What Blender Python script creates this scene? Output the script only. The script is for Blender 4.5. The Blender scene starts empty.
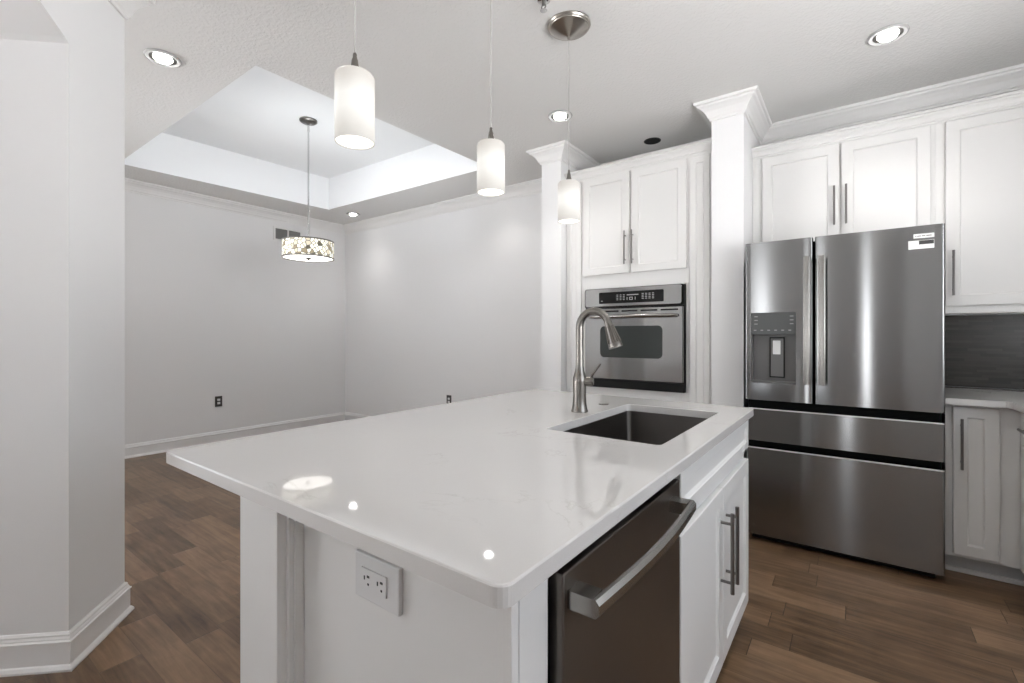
import bpy, bmesh, math, random
from mathutils import Vector, Matrix
random.seed(7)
PI = math.pi
S = bpy.context.scene
C = S.collection

# ------------------------------------------------------------------ camera, world, exposure
cam_d = bpy.data.cameras.new('camera')
cam = bpy.data.objects.new('camera', cam_d); C.objects.link(cam)
cam.location = (0, 0, 1.23)
cam.rotation_euler = (PI/2, 0, 0.6334)
cam_d.sensor_width = 36.0
cam_d.lens = 466.0/1024*36
cam_d.shift_y = (335.5-341.5)/1024
cam_d.clip_start = 0.02
S.camera = cam

W = bpy.data.worlds.new('daylight'); S.world = W; W.use_nodes = True
def build_world():                                 # dim sky above a made-up bright ground that lights the ceiling
    n, l = W.node_tree.nodes, W.node_tree.links
    tc = n.new('ShaderNodeTexCoord'); sp = n.new('ShaderNodeSeparateXYZ'); l.new(tc.outputs['Generated'], sp.inputs[0])
    cr = n.new('ShaderNodeValToRGB'); e = cr.color_ramp.elements
    e[0].position = 0.47; e[0].color = (0.97, 0.97, 0.98, 1); e[1].position = 0.53; e[1].color = (0.20, 0.215, 0.235, 1)
    mr = n.new('ShaderNodeMapRange'); mr.inputs['From Min'].default_value = -1; mr.inputs['From Max'].default_value = 1
    l.new(sp.outputs['Z'], mr.inputs['Value']); l.new(mr.outputs[0], cr.inputs[0])
    bg = n['Background'] if 'Background' in n else n.new('ShaderNodeBackground')
    l.new(cr.outputs[0], bg.inputs[0]); bg.inputs[1].default_value = WORLD
WORLD = 15.6
build_world()

S.view_settings.view_transform = 'Standard'
S.view_settings.look = 'None'
S.view_settings.gamma = 1.0
S.view_settings.use_curve_mapping = False
S.view_settings.exposure = 0.13
S.cycles.max_bounces = 14
S.cycles.diffuse_bounces = 8
S.cycles.glossy_bounces = 5
S.cycles.transmission_bounces = 6
S.cycles.sample_clamp_indirect = 6.0
S.cycles.use_denoising = True
S.cycles.caustics_reflective = False
S.cycles.caustics_refractive = False

CAN_POWER, PENDANT_GLOW, CHAND_GLOW = 25.0, 1.5, 2.4

def portal(loc, rz, sx, sy):                       # tells the renderer where the added windows let daylight in
    d = bpy.data.lights.new('window_daylight', 'AREA'); d.shape = 'RECTANGLE'; d.size = sx; d.size_y = sy
    d.cycles.is_portal = True
    o = bpy.data.objects.new('window_daylight', d); C.objects.link(o)
    o.location = loc; o.rotation_euler = (PI/2, 0, rz)
    return o

H = 2.785                                          # ceiling
XL, XR, YB, YF = -5.88, 1.30, 3.97, -6.00          # room shell
ADDED_WINDOWS = [(-5.5, -4.8, 0.08, 2.40), (-1.92, -1.60, 0.08, 2.40), (-0.11, 0.17, 0.08, 2.40)]     # front wall: unseen windows added for light, two narrow ones streak the refrigerator
ADDED_SIDE_WINDOWS = [(0.3, 2.3, 0.95, 2.15)]                                       # right wall: unseen window added to light the angled wall and cabinets
ADDED_LEFT_WINDOWS = [(-3.9, -0.9, 0.08, 2.40)]  # left wall: unseen window added to brighten the dining walls
for x0, x1, z0, z1 in ADDED_WINDOWS:
    portal(((x0+x1)/2, YF-0.02, (z0+z1)/2), PI, x1-x0, z1-z0)
for y0, y1, z0, z1 in ADDED_SIDE_WINDOWS:
    portal((XR+0.02, (y0+y1)/2, (z0+z1)/2), PI/2*3, y1-y0, z1-z0)
for y0, y1, z0, z1 in ADDED_LEFT_WINDOWS:
    portal((XL-0.02, (y0+y1)/2, (z0+z1)/2), PI/2, y1-y0, z1-z0)

# ------------------------------------------------------------------ materials
def newmat(name):
    m = bpy.data.materials.new(name); m.use_nodes = True
    return m, m.node_tree.nodes, m.node_tree.links, m.node_tree.nodes['Principled BSDF']

def plain(name, col, rough=0.5, metal=0.0, spec=0.5, bump=0.0, bscale=200.0, var=0.0):
    m, n, l, b = newmat(name)
    b.inputs['Base Color'].default_value = (*col, 1); b.inputs['Roughness'].default_value = rough
    b.inputs['Metallic'].default_value = metal; b.inputs['Specular IOR Level'].default_value = spec
    if bump or var:
        tc = n.new('ShaderNodeTexCoord')
        nz = n.new('ShaderNodeTexNoise'); nz.inputs['Scale'].default_value = bscale; nz.inputs['Detail'].default_value = 4
        l.new(tc.outputs['Object'], nz.inputs['Vector'])
        if bump:
            bp = n.new('ShaderNodeBump'); bp.inputs['Strength'].default_value = bump; bp.inputs['Distance'].default_value = 0.002
            l.new(nz.outputs['Fac'], bp.inputs['Height']); l.new(bp.outputs['Normal'], b.inputs['Normal'])
        if var:
            hs = n.new('ShaderNodeMapRange'); hs.inputs['To Min'].default_value = 1-var; hs.inputs['To Max'].default_value = 1+var
            l.new(nz.outputs['Fac'], hs.inputs['Value'])
            mx = n.new('ShaderNodeVectorMath'); mx.operation = 'SCALE'; mx.inputs[0].default_value = col
            l.new(hs.outputs['Result'], mx.inputs['Scale']); l.new(mx.outputs[0], b.inputs['Base Color'])
    return m

def brushed(name, col, rough, aniso=0.85, rot=0.25):
    m, n, l, b = newmat(name)
    b.inputs['Metallic'].default_value = 1.0
    b.inputs['Base Color'].default_value = (*col, 1)
    b.inputs['Roughness'].default_value = rough
    b.inputs['Anisotropic'].default_value = aniso
    b.inputs['Anisotropic Rotation'].default_value = rot
    t = n.new('ShaderNodeTangent'); t.direction_type = 'RADIAL'; t.axis = 'Z'
    l.new(t.outputs[0], b.inputs['Tangent'])
    tc = n.new('ShaderNodeTexCoord'); mp = n.new('ShaderNodeMapping'); mp.inputs['Scale'].default_value = (3, 3, 900)
    nz = n.new('ShaderNodeTexNoise'); nz.inputs['Scale'].default_value = 1.0; nz.inputs['Detail'].default_value = 2
    l.new(tc.outputs['Object'], mp.inputs['Vector']); l.new(mp.outputs[0], nz.inputs['Vector'])
    mr = n.new('ShaderNodeMapRange'); mr.inputs['To Min'].default_value = rough*0.9; mr.inputs['To Max'].default_value = rough*1.1
    l.new(nz.outputs['Fac'], mr.inputs['Value']); l.new(mr.outputs[0], b.inputs['Roughness'])
    return m

def emit(name, col, strength):
    m, n, l, b = newmat(name)
    b.inputs['Base Color'].default_value = (*[min(1, c) for c in col], 1)
    b.inputs['Emission Color'].default_value = (*col, 1); b.inputs['Emission Strength'].default_value = strength
    return m

M = {}
M['wall'] = plain('wall_paint', (0.765, 0.765, 0.768), 0.85, spec=0.2, bump=0.12, bscale=260)
M['cabinet'] = plain('white_cabinet_paint', (0.68, 0.675, 0.665), 0.38, spec=0.4)
M['trim'] = plain('white_trim_paint', (0.76, 0.755, 0.75), 0.4, spec=0.4)
M['tray'] = plain('tray_paint', (0.90, 0.91, 0.92), 0.85, spec=0.2, bump=0.1, bscale=260)
M['steel'] = brushed('brushed_stainless', (0.268, 0.270, 0.270), 0.17, 1.0)
M['steel_dark'] = brushed('dark_brushed_stainless', (0.165, 0.147, 0.132), 0.32)
M['steel_oven'] = brushed('oven_stainless', (0.31, 0.31, 0.31), 0.13, 0.93)
M['handle_steel'] = plain('satin_handle_metal', (0.34, 0.33, 0.315), 0.25, 1.0)
M['pull'] = plain('brushed_nickel_pull', (0.20, 0.19, 0.182), 0.35, 1.0)
M['nickel'] = plain('brushed_nickel', (0.22, 0.207, 0.19), 0.24, 1.0)
M['chrome'] = plain('chrome', (0.65, 0.65, 0.65), 0.15, 1.0)
M['black'] = plain('black_plastic', (0.008, 0.008, 0.008), 0.5, spec=0.15)
M['gasket'] = plain('black_gasket', (0.006, 0.006, 0.006), 0.7, spec=0.1)
M['black_glass'] = plain('black_glass', (0.008, 0.008, 0.008), 0.10, spec=0.2)
M['oven_glass'] = plain('oven_window_glass', (0.035, 0.04, 0.038), 0.14, spec=0.28)
M['grey_plastic'] = plain('grey_plastic', (0.14, 0.138, 0.135), 0.4)
M['panel_grey'] = plain('dispenser_panel_grey', (0.055, 0.058, 0.057), 0.3)
M['sink'] = brushed('sink_stainless', (0.16, 0.15, 0.142), 0.34, 0.5)
M['plate'] = plain('light_grey_plate', (0.60, 0.60, 0.60), 0.4)
M['dark_plate'] = plain('dark_bronze_plate', (0.035, 0.033, 0.03), 0.4)
M['white_plastic'] = plain('white_plastic', (0.75, 0.75, 0.74), 0.4)
M['label_white'] = plain('label_paper', (0.75, 0.75, 0.74), 0.5)
M['label_ink'] = plain('label_ink', (0.03, 0.03, 0.03), 0.5)
M['display_text'] = plain('display_legend', (0.30, 0.30, 0.30), 0.5)
M['cord'] = plain('clear_grey_cord', (0.45, 0.44, 0.42), 0.4)
M['canopy'] = plain('brushed_nickel_canopy', (0.42, 0.395, 0.36), 0.30, 1.0)
M['lip'] = plain('lit_steel_edge', (0.85, 0.85, 0.84), 0.55, 1.0)  # paler steel paints in the light caught by the drawers' top edges
M['ring'] = plain('satin_light_ring', (0.42, 0.42, 0.42), 0.5)
M['vent_grey'] = plain('vent_grille_grey', (0.20, 0.20, 0.195), 0.7)  # plain grey of the vent grille panels
M['bulb'] = emit('lamp_lens', (1.0, 0.985, 0.95), 26.0)
M['toe'] = plain('grey_toe_kick', (0.52, 0.53, 0.54), 0.5)
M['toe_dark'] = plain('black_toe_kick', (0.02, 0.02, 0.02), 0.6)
M['window_frame'] = plain('window_frame_white', (0.8, 0.8, 0.8), 0.5)

def ceiling_mat():
    m, n, l, b = newmat('textured_ceiling_paint')
    b.inputs['Base Color'].default_value = (0.74, 0.735, 0.725, 1); b.inputs['Roughness'].default_value = 0.9
    b.inputs['Specular IOR Level'].default_value = 0.15
    tc = n.new('ShaderNodeTexCoord')
    nz = n.new('ShaderNodeTexNoise'); nz.inputs['Scale'].default_value = 55; nz.inputs['Detail'].default_value = 3
    l.new(tc.outputs['Object'], nz.inputs['Vector'])
    rp = n.new('ShaderNodeMapRange'); rp.inputs['From Min'].default_value = 0.45; rp.inputs['From Max'].default_value = 0.58
    l.new(nz.outputs['Fac'], rp.inputs['Value'])
    bp = n.new('ShaderNodeBump'); bp.inputs['Strength'].default_value = 0.34; bp.inputs['Distance'].default_value = 0.003
    l.new(rp.outputs[0], bp.inputs['Height']); l.new(bp.outputs['Normal'], b.inputs['Normal'])
    return m
M['ceiling'] = ceiling_mat()

def math_n(n, l, op, a, b=None):
    q = n.new('ShaderNodeMath'); q.operation = op
    for i, v in enumerate((a, b)):
        if v is None: continue
        if isinstance(v, (int, float)): q.inputs[i].default_value = v
        else: l.new(v, q.inputs[i])
    return q.outputs[0]

def floor_mat():
    m, n, l, b = newmat('brown_plank_floor')
    tc = n.new('ShaderNodeTexCoord'); sp = n.new('ShaderNodeSeparateXYZ'); l.new(tc.outputs['Object'], sp.inputs[0])
    X, Y = sp.outputs['X'], sp.outputs['Y']
    PW, PL = 0.125, 0.72
    yr = math_n(n, l, 'DIVIDE', math_n(n, l, 'ADD', Y, 0.022), PW)
    row = math_n(n, l, 'FLOOR', yr); fy = math_n(n, l, 'FRACT', yr)
    wn = n.new('ShaderNodeTexWhiteNoise'); wn.noise_dimensions = '1D'; l.new(row, wn.inputs['W'])
    xr = math_n(n, l, 'ADD', math_n(n, l, 'DIVIDE', X, PL), math_n(n, l, 'MULTIPLY', wn.outputs['Value'], 17.3))
    col = math_n(n, l, 'FLOOR', xr); fx = math_n(n, l, 'FRACT', xr)
    cb = n.new('ShaderNodeCombineXYZ'); l.new(row, cb.inputs[0]); l.new(col, cb.inputs[1])
    w2 = n.new('ShaderNodeTexWhiteNoise'); w2.noise_dimensions = '2D'; l.new(cb.outputs[0], w2.inputs['Vector'])
    # grain stretched along the plank, shifted per plank
    sh = n.new('ShaderNodeCombineXYZ')
    l.new(math_n(n, l, 'ADD', math_n(n, l, 'MULTIPLY', X, 3.2), math_n(n, l, 'MULTIPLY', w2.outputs['Value'], 40.0)), sh.inputs[0])
    l.new(math_n(n, l, 'MULTIPLY', Y, 38.0), sh.inputs[1])
    g = n.new('ShaderNodeTexNoise'); g.inputs['Scale'].default_value = 1.0; g.inputs['Detail'].default_value = 6; g.inputs['Roughness'].default_value = 0.62
    g.inputs['Distortion'].default_value = 0.6
    l.new(sh.outputs[0], g.inputs['Vector'])
    k = n.new('ShaderNodeTexNoise'); k.inputs['Scale'].default_value = 5.0; k.inputs['Detail'].default_value = 5; k.inputs['Roughness'].default_value = 0.6
    l.new(tc.outputs['Object'], k.inputs['Vector'])
    t = math_n(n, l, 'ADD', math_n(n, l, 'MULTIPLY', w2.outputs['Value'], 0.24), math_n(n, l, 'MULTIPLY', g.outputs['Fac'], 0.62))
    t = math_n(n, l, 'ADD', t, math_n(n, l, 'MULTIPLY', k.outputs['Fac'], 0.34))
    cr = n.new('ShaderNodeValToRGB'); e = cr.color_ramp.elements
    e[0].position = 0.34; e[0].color = (0.040, 0.022, 0.011, 1)
    e[1].position = 0.86; e[1].color = (0.262, 0.166, 0.097, 1)
    q = e.new(0.58); q.color = (0.130, 0.078, 0.044, 1)
    l.new(t, cr.inputs[0])
    # seams
    dy = math_n(n, l, 'MULTIPLY', math_n(n, l, 'MINIMUM', fy, math_n(n, l, 'SUBTRACT', 1.0, fy)), PW)
    dx = math_n(n, l, 'MULTIPLY', math_n(n, l, 'MINIMUM', fx, math_n(n, l, 'SUBTRACT', 1.0, fx)), PL)
    sx = n.new('ShaderNodeMapRange'); sx.inputs['From Min'].default_value = 0.0006; sx.inputs['From Max'].default_value = 0.0022; l.new(dx, sx.inputs['Value'])
    sy = n.new('ShaderNodeMapRange'); sy.inputs['From Min'].default_value = 0.0002; sy.inputs['From Max'].default_value = 0.0016; l.new(dy, sy.inputs['Value'])
    sy2 = math_n(n, l, 'ADD', math_n(n, l, 'MULTIPLY', sy.outputs[0], 0.45), 0.55)
    sx2 = math_n(n, l, 'ADD', math_n(n, l, 'MULTIPLY', sx.outputs[0], 0.75), 0.25)
    seam = math_n(n, l, 'MINIMUM', sy2, sx2)
    mx = n.new('ShaderNodeVectorMath'); mx.operation = 'SCALE'; l.new(cr.outputs[0], mx.inputs[0]); l.new(seam, mx.inputs['Scale'])
    l.new(mx.outputs[0], b.inputs['Base Color'])
    b.inputs['Roughness'].default_value = 0.30
    b.inputs['Specular IOR Level'].default_value = 0.4
    bp = n.new('ShaderNodeBump'); bp.inputs['Strength'].default_value = 0.3; bp.inputs['Distance'].default_value = 0.002
    hh = math_n(n, l, 'ADD', seam, math_n(n, l, 'MULTIPLY', g.outputs['Fac'], 0.5))
    l.new(hh, bp.inputs['Height']); l.new(bp.outputs['Normal'], b.inputs['Normal'])
    return m
M['floor'] = floor_mat()

def quartz(name, col):
    m, n, l, b = newmat(name)
    tc = n.new('ShaderNodeTexCoord')
    nz = n.new('ShaderNodeTexNoise'); nz.inputs['Scale'].default_value = 3.2; nz.inputs['Detail'].default_value = 7; nz.inputs['Roughness'].default_value = 0.6; nz.inputs['Distortion'].default_value = 0.9
    l.new(tc.outputs['Object'], nz.inputs['Vector'])
    a = math_n(n, l, 'ABSOLUTE', math_n(n, l, 'SUBTRACT', nz.outputs['Fac'], 0.5))
    v = n.new('ShaderNodeMapRange'); v.inputs['From Min'].default_value = 0.0; v.inputs['From Max'].default_value = 0.012
    v.inputs['To Min'].default_value = 1.0; v.inputs['To Max'].default_value = 0.0; l.new(a, v.inputs['Value'])
    n2 = n.new('ShaderNodeTexNoise'); n2.inputs['Scale'].default_value = 4.0; n2.inputs['Detail'].default_value = 2; l.new(tc.outputs['Object'], n2.inputs['Vector'])
    gate = n.new('ShaderNodeMapRange'); gate.inputs['From Min'].default_value = 0.52; gate.inputs['From Max'].default_value = 0.66; l.new(n2.outputs['Fac'], gate.inputs['Value'])
    f = math_n(n, l, 'MULTIPLY', math_n(n, l, 'MULTIPLY', v.outputs[0], gate.outputs[0]), 0.42)
    n3 = n.new('ShaderNodeTexNoise'); n3.inputs['Scale'].default_value = 400; l.new(tc.outputs['Object'], n3.inputs['Vector'])
    mr = n.new('ShaderNodeMapRange'); mr.inputs['To Min'].default_value = 0.96; mr.inputs['To Max'].default_value = 1.04; l.new(n3.outputs['Fac'], mr.inputs['Value'])
    mx = n.new('ShaderNodeMix'); mx.data_type = 'RGBA'; l.new(f, mx.inputs['Factor'])
    mx.inputs['A'].default_value = (*col, 1); mx.inputs['B'].default_value = (0.42, 0.40, 0.37, 1)
    sc = n.new('ShaderNodeVectorMath'); sc.operation = 'SCALE'; l.new(mx.outputs['Result'], sc.inputs[0]); l.new(mr.outputs[0], sc.inputs['Scale'])
    l.new(sc.outputs[0], b.inputs['Base Color'])
    b.inputs['Roughness'].default_value = 0.045; b.inputs['Specular IOR Level'].default_value = 0.45
    return m
M['quartz'] = quartz('white_quartz', (0.585, 0.572, 0.558))

def tile_mat():
    m, n, l, b = newmat('dark_linear_glass_tile')
    tc = n.new('ShaderNodeTexCoord'); sp = n.new('ShaderNodeSeparateXYZ'); l.new(tc.outputs['Object'], sp.inputs[0])
    zr = math_n(n, l, 'DIVIDE', sp.outputs['Z'], 0.016); row = math_n(n, l, 'FLOOR', zr); fz = math_n(n, l, 'FRACT', zr)
    wn = n.new('ShaderNodeTexWhiteNoise'); wn.noise_dimensions = '1D'; l.new(row, wn.inputs['W'])
    xr = math_n(n, l, 'ADD', math_n(n, l, 'DIVIDE', sp.outputs['X'], 0.15), math_n(n, l, 'MULTIPLY', wn.outputs['Value'], 9.7))
    cx = math_n(n, l, 'FLOOR', xr)
    cb = n.new('ShaderNodeCombineXYZ'); l.new(row, cb.inputs[0]); l.new(cx, cb.inputs[1])
    w2 = n.new('ShaderNodeTexWhiteNoise'); w2.noise_dimensions = '2D'; l.new(cb.outputs[0], w2.inputs['Vector'])
    mr = n.new('ShaderNodeMapRange'); mr.inputs['To Min'].default_value = 0.75; mr.inputs['To Max'].default_value = 1.35; l.new(w2.outputs['Value'], mr.inputs['Value'])
    g = n.new('ShaderNodeMapRange'); g.inputs['From Min'].default_value = 0.0; g.inputs['From Max'].default_value = 0.1; g.inputs['To Min'].default_value = 0.6; l.new(fz, g.inputs['Value'])
    f = math_n(n, l, 'MULTIPLY', mr.outputs[0], g.outputs[0])
    sc = n.new('ShaderNodeVectorMath'); sc.operation = 'SCALE'; sc.inputs[0].default_value = (0.040, 0.036, 0.030); l.new(f, sc.inputs['Scale'])
    l.new(sc.outputs[0], b.inputs['Base Color']); b.inputs['Roughness'].default_value = 0.26; b.inputs['Specular IOR Level'].default_value = 0.3
    bp = n.new('ShaderNodeBump'); bp.inputs['Strength'].default_value = 0.25; bp.inputs['Distance'].default_value = 0.002
    l.new(f, bp.inputs['Height']); l.new(bp.outputs['Normal'], b.inputs['Normal'])
    return m
M['tile'] = tile_mat()

def glass_shade_mat():
    m, n, l, b = newmat('opal_glass_lit')
    tc = n.new('ShaderNodeTexCoord'); sp = n.new('ShaderNodeSeparateXYZ'); l.new(tc.outputs['Object'], sp.inputs[0])
    # the lamp inside sits at mid height: the glass glows most level with it
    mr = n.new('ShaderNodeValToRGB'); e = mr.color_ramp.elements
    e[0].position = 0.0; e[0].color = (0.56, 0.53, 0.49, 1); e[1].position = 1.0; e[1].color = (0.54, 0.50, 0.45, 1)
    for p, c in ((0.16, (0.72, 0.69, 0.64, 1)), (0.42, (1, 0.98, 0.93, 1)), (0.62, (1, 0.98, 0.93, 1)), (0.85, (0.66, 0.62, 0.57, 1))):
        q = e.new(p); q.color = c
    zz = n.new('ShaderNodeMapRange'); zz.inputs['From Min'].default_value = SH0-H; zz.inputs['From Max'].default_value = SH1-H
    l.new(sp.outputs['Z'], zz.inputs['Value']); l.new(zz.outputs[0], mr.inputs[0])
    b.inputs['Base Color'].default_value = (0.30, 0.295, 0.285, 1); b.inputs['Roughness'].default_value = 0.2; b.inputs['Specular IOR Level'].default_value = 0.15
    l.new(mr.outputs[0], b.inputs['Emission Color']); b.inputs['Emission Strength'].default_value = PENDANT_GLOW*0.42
    return m
SH0, SH1 = 1.788, 1.986
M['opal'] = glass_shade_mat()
M['opal_inner'] = emit('opal_glass_inner_lit', (1.0, 0.975, 0.92), PENDANT_GLOW*0.75)

def drum_mat():
    m, n, l, b = newmat('lit_floral_lattice_shade')
    tc = n.new('ShaderNodeTexCoord')
    sp = n.new('ShaderNodeSeparateXYZ'); l.new(tc.outputs['Object'], sp.inputs[0])
    ang = math_n(n, l, 'ARCTAN2', sp.outputs['Y'], sp.outputs['X'])
    cb = n.new('ShaderNodeCombineXYZ'); l.new(math_n(n, l, 'MULTIPLY', ang, 0.243), cb.inputs[0]); l.new(sp.outputs['Z'], cb.inputs[1])
    v = n.new('ShaderNodeTexVoronoi'); v.feature = 'DISTANCE_TO_EDGE'; v.inputs['Scale'].default_value = 27; v.voronoi_dimensions = '2D'
    l.new(cb.outputs[0], v.inputs['Vector'])
    v2 = n.new('ShaderNodeTexVoronoi'); v2.feature = 'F1'; v2.inputs['Scale'].default_value = 27; v2.voronoi_dimensions = '2D'; l.new(cb.outputs[0], v2.inputs['Vector'])
    ed = n.new('ShaderNodeMapRange'); ed.inputs['From Min'].default_value = 0.05; ed.inputs['From Max'].default_value = 0.11; l.new(v.outputs['Distance'], ed.inputs['Value'])
    wn = n.new('ShaderNodeTexWhiteNoise'); wn.noise_dimensions = '3D'; l.new(v2.outputs['Color'], wn.inputs['Vector'])
    cr = n.new('ShaderNodeValToRGB'); cr.color_ramp.interpolation = 'CONSTANT'; e = cr.color_ramp.elements
    e[0].position = 0; e[0].color = (1, 0.98, 0.88, 1); e[1].position = 0.55; e[1].color = (0.62, 0.58, 0.46, 1)
    for p, c in ((0.72, (0.30, 0.25, 0.16, 1)), (0.82, (0.80, 0.78, 0.68, 1)), (0.93, (0.10, 0.09, 0.06, 1))):
        q = e.new(p); q.color = c
    l.new(wn.outputs['Value'], cr.inputs[0])
    mx = n.new('ShaderNodeMix'); mx.data_type = 'RGBA'; l.new(ed.outputs[0], mx.inputs['Factor'])
    mx.inputs['A'].default_value = (0.12, 0.115, 0.09, 1); l.new(cr.outputs[0], mx.inputs['B'])
    l.new(mx.outputs['Result'], b.inputs['Base Color']); l.new(mx.outputs['Result'], b.inputs['Emission Color'])
    b.inputs['Emission Strength'].default_value = 0.55; b.inputs['Roughness'].default_value = 0.4
    return m
M['drum'] = drum_mat()
M['diffuser'] = emit('lit_white_diffuser', (1.0, 0.97, 0.92), CHAND_GLOW)

# ------------------------------------------------------------------ mesh helpers
class MB:
    def __init__(s): s.bm = bmesh.new()
    def face(s, pts):
        try: return s.bm.faces.new([s.bm.verts.new(p) for p in pts])
        except ValueError: return None
    def box(s, x0, x1, y0, y1, z0, z1, bev=0.0, seg=2):
        t = bmesh.new()
        vs = [t.verts.new((x, y, z)) for z in (z0, z1) for y in (y0, y1) for x in (x0, x1)]
        for f in ((0,2,3,1),(4,5,7,6),(0,1,5,4),(2,6,7,3),(0,4,6,2),(1,3,7,5)): t.faces.new([vs[i] for i in f])
        if bev: bmesh.ops.bevel(t, geom=list(t.edges), offset=bev, segments=seg, profile=0.5, affect='EDGES')
        s.merge(t); return s
    def merge(s, t):
        mp = {v: s.bm.verts.new(v.co) for v in t.verts}
        for f in t.faces:
            try: s.bm.faces.new([mp[v] for v in f.verts])
            except ValueError: pass
        t.free()
    def rings(s, rings, close=True, cap=True):
        R = [[s.bm.verts.new(p) for p in r] for r in rings]
        n = len(R[0])
        for a, b in zip(R[:-1], R[1:]):
            for i in range(n if close else n-1):
                j = (i+1) % n
                try: s.bm.faces.new((a[i], a[j], b[j], b[i]))
                except ValueError: pass
        if cap and close:
            s.bm.faces.new(R[0][::-1]); s.bm.faces.new(R[-1])
        return s
    def lathe(s, prof, c, n=32, axis=None):
        c = Vector(c); q = Matrix.Identity(3)
        if axis is not None: q = Vector((0,0,1)).rotation_difference(Vector(axis).normalized()).to_matrix()
        R = []
        for r, z in prof:
            r = max(r, 1e-5)
            R.append([c + q @ Vector((r*math.cos(2*PI*i/n), r*math.sin(2*PI*i/n), z)) for i in range(n)])
        ring_closed = abs(prof[0][0]-prof[-1][0]) < 1e-7 and abs(prof[0][1]-prof[-1][1]) < 1e-7
        return s.rings(R, True, not ring_closed)
    def tube(s, pts, r, n=12, cap=True):
        pts = [Vector(p) for p in pts]
        rr = r if isinstance(r, (list, tuple)) else [r]*len(pts)
        R = []; prev = None
        for i, p in enumerate(pts):
            t = (pts[min(i+1, len(pts)-1)] - pts[max(i-1, 0)]).normalized()
            if prev is None:
                a = Vector((0,0,1)) if abs(t.z) < .9 else Vector((1,0,0)); u = t.cross(a).normalized()
            else: u = (prev - t*prev.dot(t)).normalized()
            prev = u; v = t.cross(u)
            R.append([p + (u*math.cos(2*PI*k/n) + v*math.sin(2*PI*k/n))*rr[i] for k in range(n)])
        return s.rings(R, True, cap)
    def prism(s, poly, z0, z1):
        return s.rings([[(x, y, z0) for x, y in poly], [(x, y, z1) for x, y in poly]])
    def sweep(s, path, prof, z=0.0, side=1, closed=False):
        """profile (offset from wall, height) swept along a ground path with mitred corners; side=1 offsets to the left"""
        P = [Vector(p) for p in path]; n = len(P); R = []
        for i in range(n):
            d0 = (P[i]-P[i-1]).normalized() if i > 0 else None
            d1 = (P[i+1]-P[i]).normalized() if i < n-1 else None
            if d0 is None: d0 = d1
            if d1 is None: d1 = d0
            n0 = Vector((-d0.y, d0.x))*side; n1 = Vector((-d1.y, d1.x))*side
            m = n0+n1; m = m/ m.dot(n0) if m.length > 1e-6 else n0
            R.append([(P[i].x+m.x*o, P[i].y+m.y*o, z+h) for o, h in prof])
        return s.rings(R, True, True)
    def build(s, name, mat, parent=None, loc=None, smooth=False, auto=35):
        bmesh.ops.recalc_face_normals(s.bm, faces=list(s.bm.faces))
        me = bpy.data.meshes.new(name)
        off = parent_origin(parent) if parent is not None else Vector(loc if loc is not None else (0,0,0))
        for v in s.bm.verts: v.co -= off
        if smooth:
            for f in s.bm.faces: f.smooth = True
            for e in s.bm.edges:
                if len(e.link_faces) == 2 and e.calc_face_angle(0) > math.radians(auto): e.smooth = False
        s.bm.to_mesh(me); s.bm.free()
        me.materials.append(mat)
        o = bpy.data.objects.new(name, me); C.objects.link(o)
        if parent is not None: o.parent = parent
        else: o.location = off
        return o

def parent_origin(p):
    v = Vector((0,0,0))
    while p is not None:
        v = v + p.location; p = p.parent
    return v

def thing(name, label, cat, loc, group=None):
    o = bpy.data.objects.new(name, None); C.objects.link(o); o.location = loc; o.empty_display_size = 0.05
    o['label'] = label; o['category'] = cat
    if group: o['group'] = group
    return o
def tag(o, label, cat, group=None):
    o['label'] = label; o['category'] = cat
    if group: o['group'] = group
    return o
def struct(o, label=None):
    o['kind'] = 'structure'
    if label: o['label'] = label
    return o

def shaker(mb, O, U, N, w, h, t=0.02, stile=0.057, dep=0.009, cham=0.007):
    """framed door or drawer front: O lower corner at the back, U along width, N outward"""
    O, U, N = Vector(O), Vector(U), Vector(N); V = Vector((0,0,1))
    def ring(i, n): return [O+U*i+V*i+N*n, O+U*(w-i)+V*i+N*n, O+U*(w-i)+V*(h-i)+N*n, O+U*i+V*(h-i)+N*n]
    b = 0.002
    mb.rings([ring(0,0), ring(0,t-b), ring(b,t), ring(stile,t), ring(stile+0.0015,t-0.003), ring(stile+cham,t-dep), ], True, True)
    return mb

def bar_pull(name, p0, p1, N, parent, r=0.006, post=0.032, inset=0.035, mat='pull'):
    p0, p1, N = Vector(p0), Vector(p1), Vector(N)
    d = (p1-p0).normalized(); mb = MB()
    mb.tube([p0, p1], r, 12)
    for q in (p0+d*inset, p1-d*inset): mb.tube([q, q-N*post], r*0.75, 10)
    return mb.build(name, M[mat], parent, smooth=True)

def rrect(pts, r, k=6):
    """rounded convex polygon, k points a corner"""
    pts = [Vector(p) for p in pts]; out = []; n = len(pts)
    for i in range(n):
        p, a, b = pts[i], pts[i-1], pts[(i+1) % n]
        u = (a-p).normalized(); v = (b-p).normalized(); half = u.angle(v)/2
        d = r/math.tan(half); c = p + (u+v).normalized()*(r/math.sin(half))
        s = p+u*d-c; e = p+v*d-c
        for j in range(k):
            t = j/(k-1); q = (s*(1-t)+e*t).normalized()*r
            out.append((c+q))
    return out
def inset_poly(pts, d):
    pts = [Vector(p) for p in pts]; n = len(pts); out = []
    area = sum(pts[i].x*pts[(i+1) % n].y - pts[(i+1) % n].x*pts[i].y for i in range(n))
    sg = 1 if area > 0 else -1
    for i in range(n):
        d0 = (pts[i]-pts[i-1]).normalized(); d1 = (pts[(i+1) % n]-pts[i]).normalized()
        n0 = Vector((-d0.y, d0.x))*sg; n1 = Vector((-d1.y, d1.x))*sg; m = n0+n1; m = m/m.dot(n0)
        out.append(pts[i]+m*d)
    return out

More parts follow.
